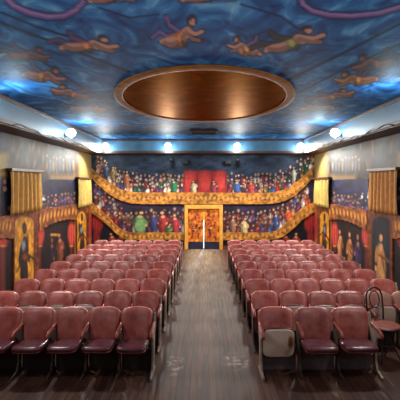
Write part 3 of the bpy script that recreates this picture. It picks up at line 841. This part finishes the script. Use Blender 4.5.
for sd in (-1, 1):
    s = SD[sd]
    for y, lab in ((11.2, 'lamp on the %s cornice farther from the camera, above the side mural' % s), (6.9, 'lamp on the %s cornice near the edge of the photo' % s), (3.6, 'lamp on the %s cornice over the front of the hall' % s), (-0.3, 'lamp on the %s cornice over the stage' % s)):
        lamp(sd * XB, y, -sd, 0, 'white ' + lab, PW * (0.15 if y < 2 else 0.28 if y < 5 else 0.68 if y < 9 else 1.02))
lamp(-3.72, YBB, 0, -1, 'white lamp on the back cornice in the left corner', PW * 1.7, 0.3)
lamp(-1.34, YBB, 0, -1, 'white lamp on the back cornice left of the doors', PW * 1.7, 0.3)
lamp(1.31, YBB, 0, -1, 'white lamp on the back cornice right of the doors', PW * 1.7, 0.3)
lamp(3.72, YBB, 0, -1, 'white lamp on the back cornice in the right corner', PW * 1.7, 0.3)

# ---- the stage behind the camera, with unseen fill lights added along its edge to brighten the ceiling
struct(obj('stage', box(-XW, XW, YF, 1.9, 0.001, 1.0), M['browntrim']))
for fx, w_ in ((-2.4, 'left'), (0.0, 'middle'), (2.4, 'right')):
    t = thing('added_uplight', 'added ceiling fill light in a black trough on the stage edge, %s of three' % w_, 'lamp', (fx, 1.72, 1.0), 0, 'added stage fill lights')
    bm = bmesh.new(); add_box(bm, -0.4, 0.4, -0.10, 0.10, 0.0, 0.03); add_box(bm, -0.4, 0.4, -0.10, -0.08, 0.03, 0.14); add_box(bm, -0.4, -0.38, -0.08, 0.10, 0.03, 0.12); add_box(bm, 0.38, 0.4, -0.08, 0.10, 0.03, 0.12)
    obj('trough', bm, M['black'], t)
    l = bpy.data.lights.new('added_uplight_beam', 'SPOT'); l.energy = UPLIGHT; l.color = (0.86, 0.94, 1.0); l.shadow_soft_size = 0.2; l.spot_size = math.radians(100); l.spot_blend = 0.8
    lo = bpy.data.objects.new('added_uplight_beam', l); COL.objects.link(lo); lo.parent = t; lo.location = (0, 0.02, 0.2)
    lo.rotation_euler = Vector((0, 0.72, 0.70)).to_track_quat('-Z', 'Y').to_euler()

# small black fittings below the back cornice, and the cables along the side cornices
for px, lab in ((185, 'small black speaker under the back cornice left of the red box'), (228, 'small black speaker under the back cornice right of the red box')):
    t = thing('speaker', lab, 'speaker', (bx(px), YB - 0.02, 3.40))
    obj('cabinet', box(-0.13, 0.13, -0.17, -0.02, 0, 0.15, bev=0.012), M['black'], t)
    bm = bmesh.new()
    for cx in (-0.06, 0.06): add_tube(bm, [(cx, -0.169, 0.075), (cx, -0.178, 0.075)], 0.045, 14)
    obj('grille', bm, M['iron_dark'], t); obj('bracket', box(-0.03, 0.03, -0.02, 0.0, 0.04, 0.11), M['iron_dark'], t)
for px, lab in ((172, 'small hanging black spotlight under the lamp left of the doors'), (237, 'small hanging black spotlight under the lamp right of the doors')):
    t = thing('spotlight', lab, 'spotlight', (bx(px), YB - 0.25, HB - 0.02))
    obj('stem', tube([(0, 0, 0), (0, 0, -0.16)], 0.012, 8), M['black'], t)
    bm = bmesh.new(); add_tube(bm, [(0, 0.08, -0.17), (0, 0.05, -0.19), (0, -0.10, -0.27)], [0.045, 0.06, 0.075], 14)
    obj('lamp_head', bm, M['black'], t, True)
for sd in (-1, 1):
    xs = sd * (XB - 0.052)
    pts = [(xs, y, HB + 0.02 + 0.03 * math.sin(y * 3.1) + 0.02 * math.sin(y * 7.7)) for y in np.linspace(8.0, 14.8, 60)]
    tag(obj('cable', tube(pts, 0.012, 6), M['black'], None, True), 'black cable clipped along the bottom of the %s cornice' % SD[sd], 'cable')

# ------------------------------------------------------------------ theatre chairs
def back_bm(w):
    bm = bmesh.new(); nu, nv = 15, 12
    F_, B_ = [], []
    for j in range(nv):
        t = j / (nv - 1); fr, bk = [], []
        for i in range(nu):
            s = -1 + 2 * i / (nu - 1)
            hw = lerp(0.345, 0.487, min(1, t * 1.2) ** 0.8) * w
            z = lerp(0.36, 0.848, t)
            z -= t * t * (0.06 * abs(s) ** 4.5)            # rounded top corners
            z += (1 - t) ** 2 * 0.05 * abs(s) ** 3          # rounded bottom
            y = 0.13 + 0.13 * t + 0.03 * t * t - 0.04 * s * s
            x = s * hw + 0.003
            pad = 0.022 * (1 - abs(s) ** 6) * (1 - abs(2 * t - 1) ** 6)
            fr.append(bm.verts.new((x, y - 0.012 - pad, z))); bk.append(bm.verts.new((x, y + 0.012, z)))
        F_.append(fr); B_.append(bk)
    for j in range(nv - 1):
        for i in range(nu - 1):
            bm.faces.new((F_[j][i], F_[j][i + 1], F_[j + 1][i + 1], F_[j + 1][i])); bm.faces.new((B_[j][i + 1], B_[j][i], B_[j + 1][i], B_[j + 1][i + 1]))
        for i in (0, nu - 1): bm.faces.new((F_[j][i], F_[j + 1][i], B_[j + 1][i], B_[j][i]))
    for i in range(nu - 1):
        for j in (0, nv - 1): bm.faces.new((F_[j][i], F_[j][i + 1], B_[j][i + 1], B_[j][i]))
    return bm

def cushion_bm(hw, d0, d1, z0, z1, dome, p=5.0, pad=None):
    """superellipse slab, x in +-hw, y in d0..d1, front corners rounded"""
    bm = bmesh.new(); n = 32; cy = (d0 + d1) / 2; hd = (d1 - d0) / 2
    def ring(k, z):
        out = []
        for i in range(n):
            a = 2 * PI * i / n; c, s = math.cos(a), math.sin(a)
            out.append(bm.verts.new((hw * k * math.copysign(abs(c) ** (2 / p), c), cy + hd * k * math.copysign(abs(s) ** (2 / p), s), z)))
        return out
    h = z1 - z0
    R = [ring(0.94, z0), ring(1.0, z0 + h * 0.2), ring(1.0, z0 + h * 0.65), ring(0.95, z1 - h * 0.06), ring(0.8, z1 + dome * 0.5), ring(0.4, z1 + dome)]
    for a, b in zip(R, R[1:]):
        for i in range(n): bm.faces.new((a[i], a[(i + 1) % n], b[(i + 1) % n], b[i]))
    bm.faces.new(R[0][::-1]); bm.faces.new(R[-1])
    return bm

def standard_bm(x):
    o = [(-0.17, 0), (0.22, 0), (0.22, 0.025), (0.12, 0.05), (0.10, 0.16), (0.13, 0.34), (0.20, 0.52), (0.275, 0.76), (0.262, 0.785), (0.245, 0.775), (0.17, 0.60), (-0.12, 0.575),
         (-0.155, 0.555), (-0.12, 0.535), (-0.05, 0.53), (0.02, 0.46), (0.035, 0.36), (0.03, 0.16), (-0.02, 0.06), (-0.17, 0.028)]
    return prism(o, x - 0.013, x + 0.013)

def arm_bm(x):
    return tube([(x, 0.20, 0.655), (x, 0.12, 0.64), (x, 0.02, 0.625), (x, -0.09, 0.612), (x, -0.15, 0.585), (x, -0.172, 0.545)], [0.018, 0.022, 0.024, 0.025, 0.024, 0.016], 10, sec=(1.0, 0.8))

PIV = Vector((0, -0.02, 0.40))
def make_chair(w, end_x=None, folded=True, pan='pan', cover='vinyl', seatmat='vinyl_dark'):
    """one theatre chair facing -y; its own standard and armrest at local -x (or both sides when end_x)"""
    t = thing('theatre_chair', '', 'chair')
    obj('backrest', back_bm(w), M[cover], t, True)
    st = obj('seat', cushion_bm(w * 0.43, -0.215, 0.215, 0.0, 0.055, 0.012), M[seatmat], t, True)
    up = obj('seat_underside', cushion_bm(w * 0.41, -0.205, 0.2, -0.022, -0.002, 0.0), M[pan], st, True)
    st.location = PIV
    st.rotation_euler = (math.radians(-82), 0, 0) if folded else (math.radians(-4), 0, 0)
    st.location = (PIV + Vector((0, 0.055, 0.075 if pan == 'pan_beige' and w < 0.5 else 0.02))) if folded else PIV + Vector((0, -0.03, 0.0))
    sides = [-w / 2 + 0.026] + ([w / 2 + 0.026] if end_x else [])
    for x in sides:
        a = obj('frame', standard_bm(x), M['iron_pale' if (end_x and x > 0) or pan == 'pan_beige_stained' else 'iron'], t)
        obj('armrest', arm_bm(x), M['armwood'], t, True)
    obj('lower_panel', box(-w / 2 + 0.041, w / 2 - 0.004, 0.13, 0.145, 0.002, 0.372, bev=0.004), M['rail' if w > 0.5 else 'iron_dark'], t)
    obj('crossbar', tube([(-w / 2 + 0.03, 0.075, 0.33), (w / 2 - 0.004, 0.075, 0.33)], 0.013, 8), M['iron_dark'], t, True)
    return t

def dup(root, loc, rz=0.0):
    r = root.copy(); COL.objects.link(r); r.location = loc; r.rotation_euler = (0, 0, rz)
    for ch in list(root.children):
        c = ch.copy(); COL.objects.link(c); c.parent = r
        for g in list(ch.children):
            d = g.copy(); COL.objects.link(d); d.parent = c
    return r

PROTO, FRESH = {}, set()
def get_chair(key, loc, rz):
    if key not in PROTO:
        w, end, folded, pan, cover, sm = key
        PROTO[key] = make_chair(w, end, folded, pan, cover, sm)
        r = PROTO[key]; r.location = loc; r.rotation_euler = (0, 0, rz)
        return r
    return dup(PROTO[key], loc, rz)

ORD = ['first', 'second', 'third', 'fourth', 'fifth', 'sixth', 'seventh', 'eighth', 'last']
ROW = ['front row', 'second row', 'third row', 'fourth row', 'fifth row', 'sixth row', 'seventh row', 'eighth row', 'back row']
ROWS, PITCH, Y1 = 9, 0.85, 5.54
for ri in range(ROWS):
    y = Y1 + ri * PITCH
    for sd in (-1, 1):
        w = 0.468 if not (ri == 0 and sd > 0) else 0.535
        if ri >= 5: w = 0.458
        n = 3 if (ri == 0 and sd > 0) else 6
        x_a = -0.725 + 0.006 * ri if sd < 0 else 0.785 - 0.002 * ri
        for i in range(n):
            x = x_a + sd * (i + 0.5) * w
            # own side frame is on local -x; the extra end frame closes the row on +x
            end = (i == 0) if sd < 0 else (i == n - 1)
            folded, pan, cover = True, 'pan', 'vinyl'
            look = 'red theatre chair'
            if ri == 0:
                if sd > 0 and i == 0: pan = 'pan_beige_stained'; look = 'red chair, beige seat folded up,'
                else: folded = False; look = 'red chair, seat down,'
            elif ri == 1:
                if sd < 0 and i >= 2 or sd > 0 and i >= 1: pan = 'pan_beige'
                if sd > 0 and i >= 4: cover = 'vinyl_faded'; look = 'faded brownish chair,'
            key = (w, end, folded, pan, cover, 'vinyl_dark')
            c = get_chair(key, (x, y + random.uniform(-0.012, 0.012), 0), random.uniform(-0.02, 0.02))
            pos = 'at the aisle end' if i == 0 else ('at the wall end' if i == n - 1 and n == 6 else '%s from the aisle' % ORD[i])
            c['label'] = '%s %s, %s %s of the aisle' % (look, pos, ROW[ri], SD[sd])
            c['group'] = 'theatre chairs %s of the aisle' % SD[sd]

# ------------------------------------------------------------------ the wire cafe chair at the right
t = thing('cafe_chair', 'wire framed cafe chair with round wooden seat, beside the front right row', 'chair', (2.72, 6.02, 0), math.radians(14))
bm = bmesh.new(); lathe(bm, [(0.215, 0.50), (0.234, 0.507), (0.234, 0.522), (0.212, 0.532), (0.1, 0.528)], 0, 0, 28)
obj('seat', bm, M['seatwood'], t, True)
obj('seat_rim', tube([(0.236 * math.cos(a), 0.236 * math.sin(a), 0.507) for a in np.linspace(0, 2 * PI, 32, endpoint=False)], 0.011, 8, True), M['black'], t, True)
for a in (45, 135, 225, 315):
    c, s = math.cos(math.radians(a)), math.sin(math.radians(a))
    obj('leg', tube([(0.17 * c, 0.17 * s, 0.49), (0.12 * c, 0.12 * s, 0.34), (0.13 * c, 0.13 * s, 0.22), (0.20 * c, 0.20 * s, 0.09), (0.245 * c, 0.245 * s, 0.01)], 0.012, 8), M['black'], t, True)
obj('stretcher_ring', tube([(0.135 * math.cos(a), 0.135 * math.sin(a), 0.24) for a in np.linspace(0, 2 * PI, 28, endpoint=False)], 0.009, 8, True), M['black'], t, True)
hoop = [(-0.14, 0.185, 0.49), (-0.145, 0.20, 0.70), (-0.14, 0.22, 0.86)] + [(0.14 * math.cos(a), 0.225 + 0.01 * math.sin(a), 0.88 + 0.14 * math.sin(a)) for a in np.linspace(PI, 0, 13)] + [(0.14, 0.22, 0.86), (0.145, 0.20, 0.70), (0.14, 0.185, 0.49)]
obj('back_hoop', tube(hoop, 0.0125, 8), M['black'], t, True)
inner = [(0.085 * math.cos(a), 0.215 + 0.02 * math.sin(a), 0.84 + 0.125 * math.sin(a)) for a in np.linspace(0, 2 * PI, 24, endpoint=False)]
obj('back_scroll', tube(inner, 0.008, 8, True), M['black'], t, True)
obj('back_rail', tube([(-0.144, 0.20, 0.70), (0.0, 0.215, 0.715), (0.144, 0.20, 0.70)], 0.008, 8), M['black'], t, True)

# ------------------------------------------------------------------ daylight outside, camera, exposure
W = bpy.data.worlds.new('World'); S.world = W; W.use_nodes = True
bg = W.node_tree.nodes['Background']; bg.inputs['Color'].default_value = (0.62, 0.80, 1.0, 1); bg.inputs['Strength'].default_value = 4.0

sl = bpy.data.lights.new('sun', 'SUN'); sl.energy = 4.0; sl.color = (0.72, 0.86, 1.0); sl.angle = math.radians(7.0)
so = bpy.data.objects.new('sun', sl); COL.objects.link(so); so.location = (4, 40, 8)
so.rotation_euler = Vector((-0.78, -6.94, -1.16)).to_track_quat('-Z', 'Y').to_euler()

cam = bpy.data.cameras.new('Camera'); co = bpy.data.objects.new('Camera', cam); COL.objects.link(co)
co.location = (0, 0, CAMZ); co.rotation_euler = (PI / 2, 0, 0)
cam.sensor_width = 36.0; cam.sensor_fit = 'HORIZONTAL'; cam.lens = 36.0 * F / 400.0
cam.shift_x = -(VX - 200.0) / 400.0; cam.shift_y = -(200.0 - VY) / 400.0
cam.clip_start = 0.05
S.camera = co
vs = S.view_settings
vs.view_transform = 'Standard'; vs.look = 'None'; vs.gamma = 1.0; vs.use_curve_mapping = False; vs.exposure = -0.08
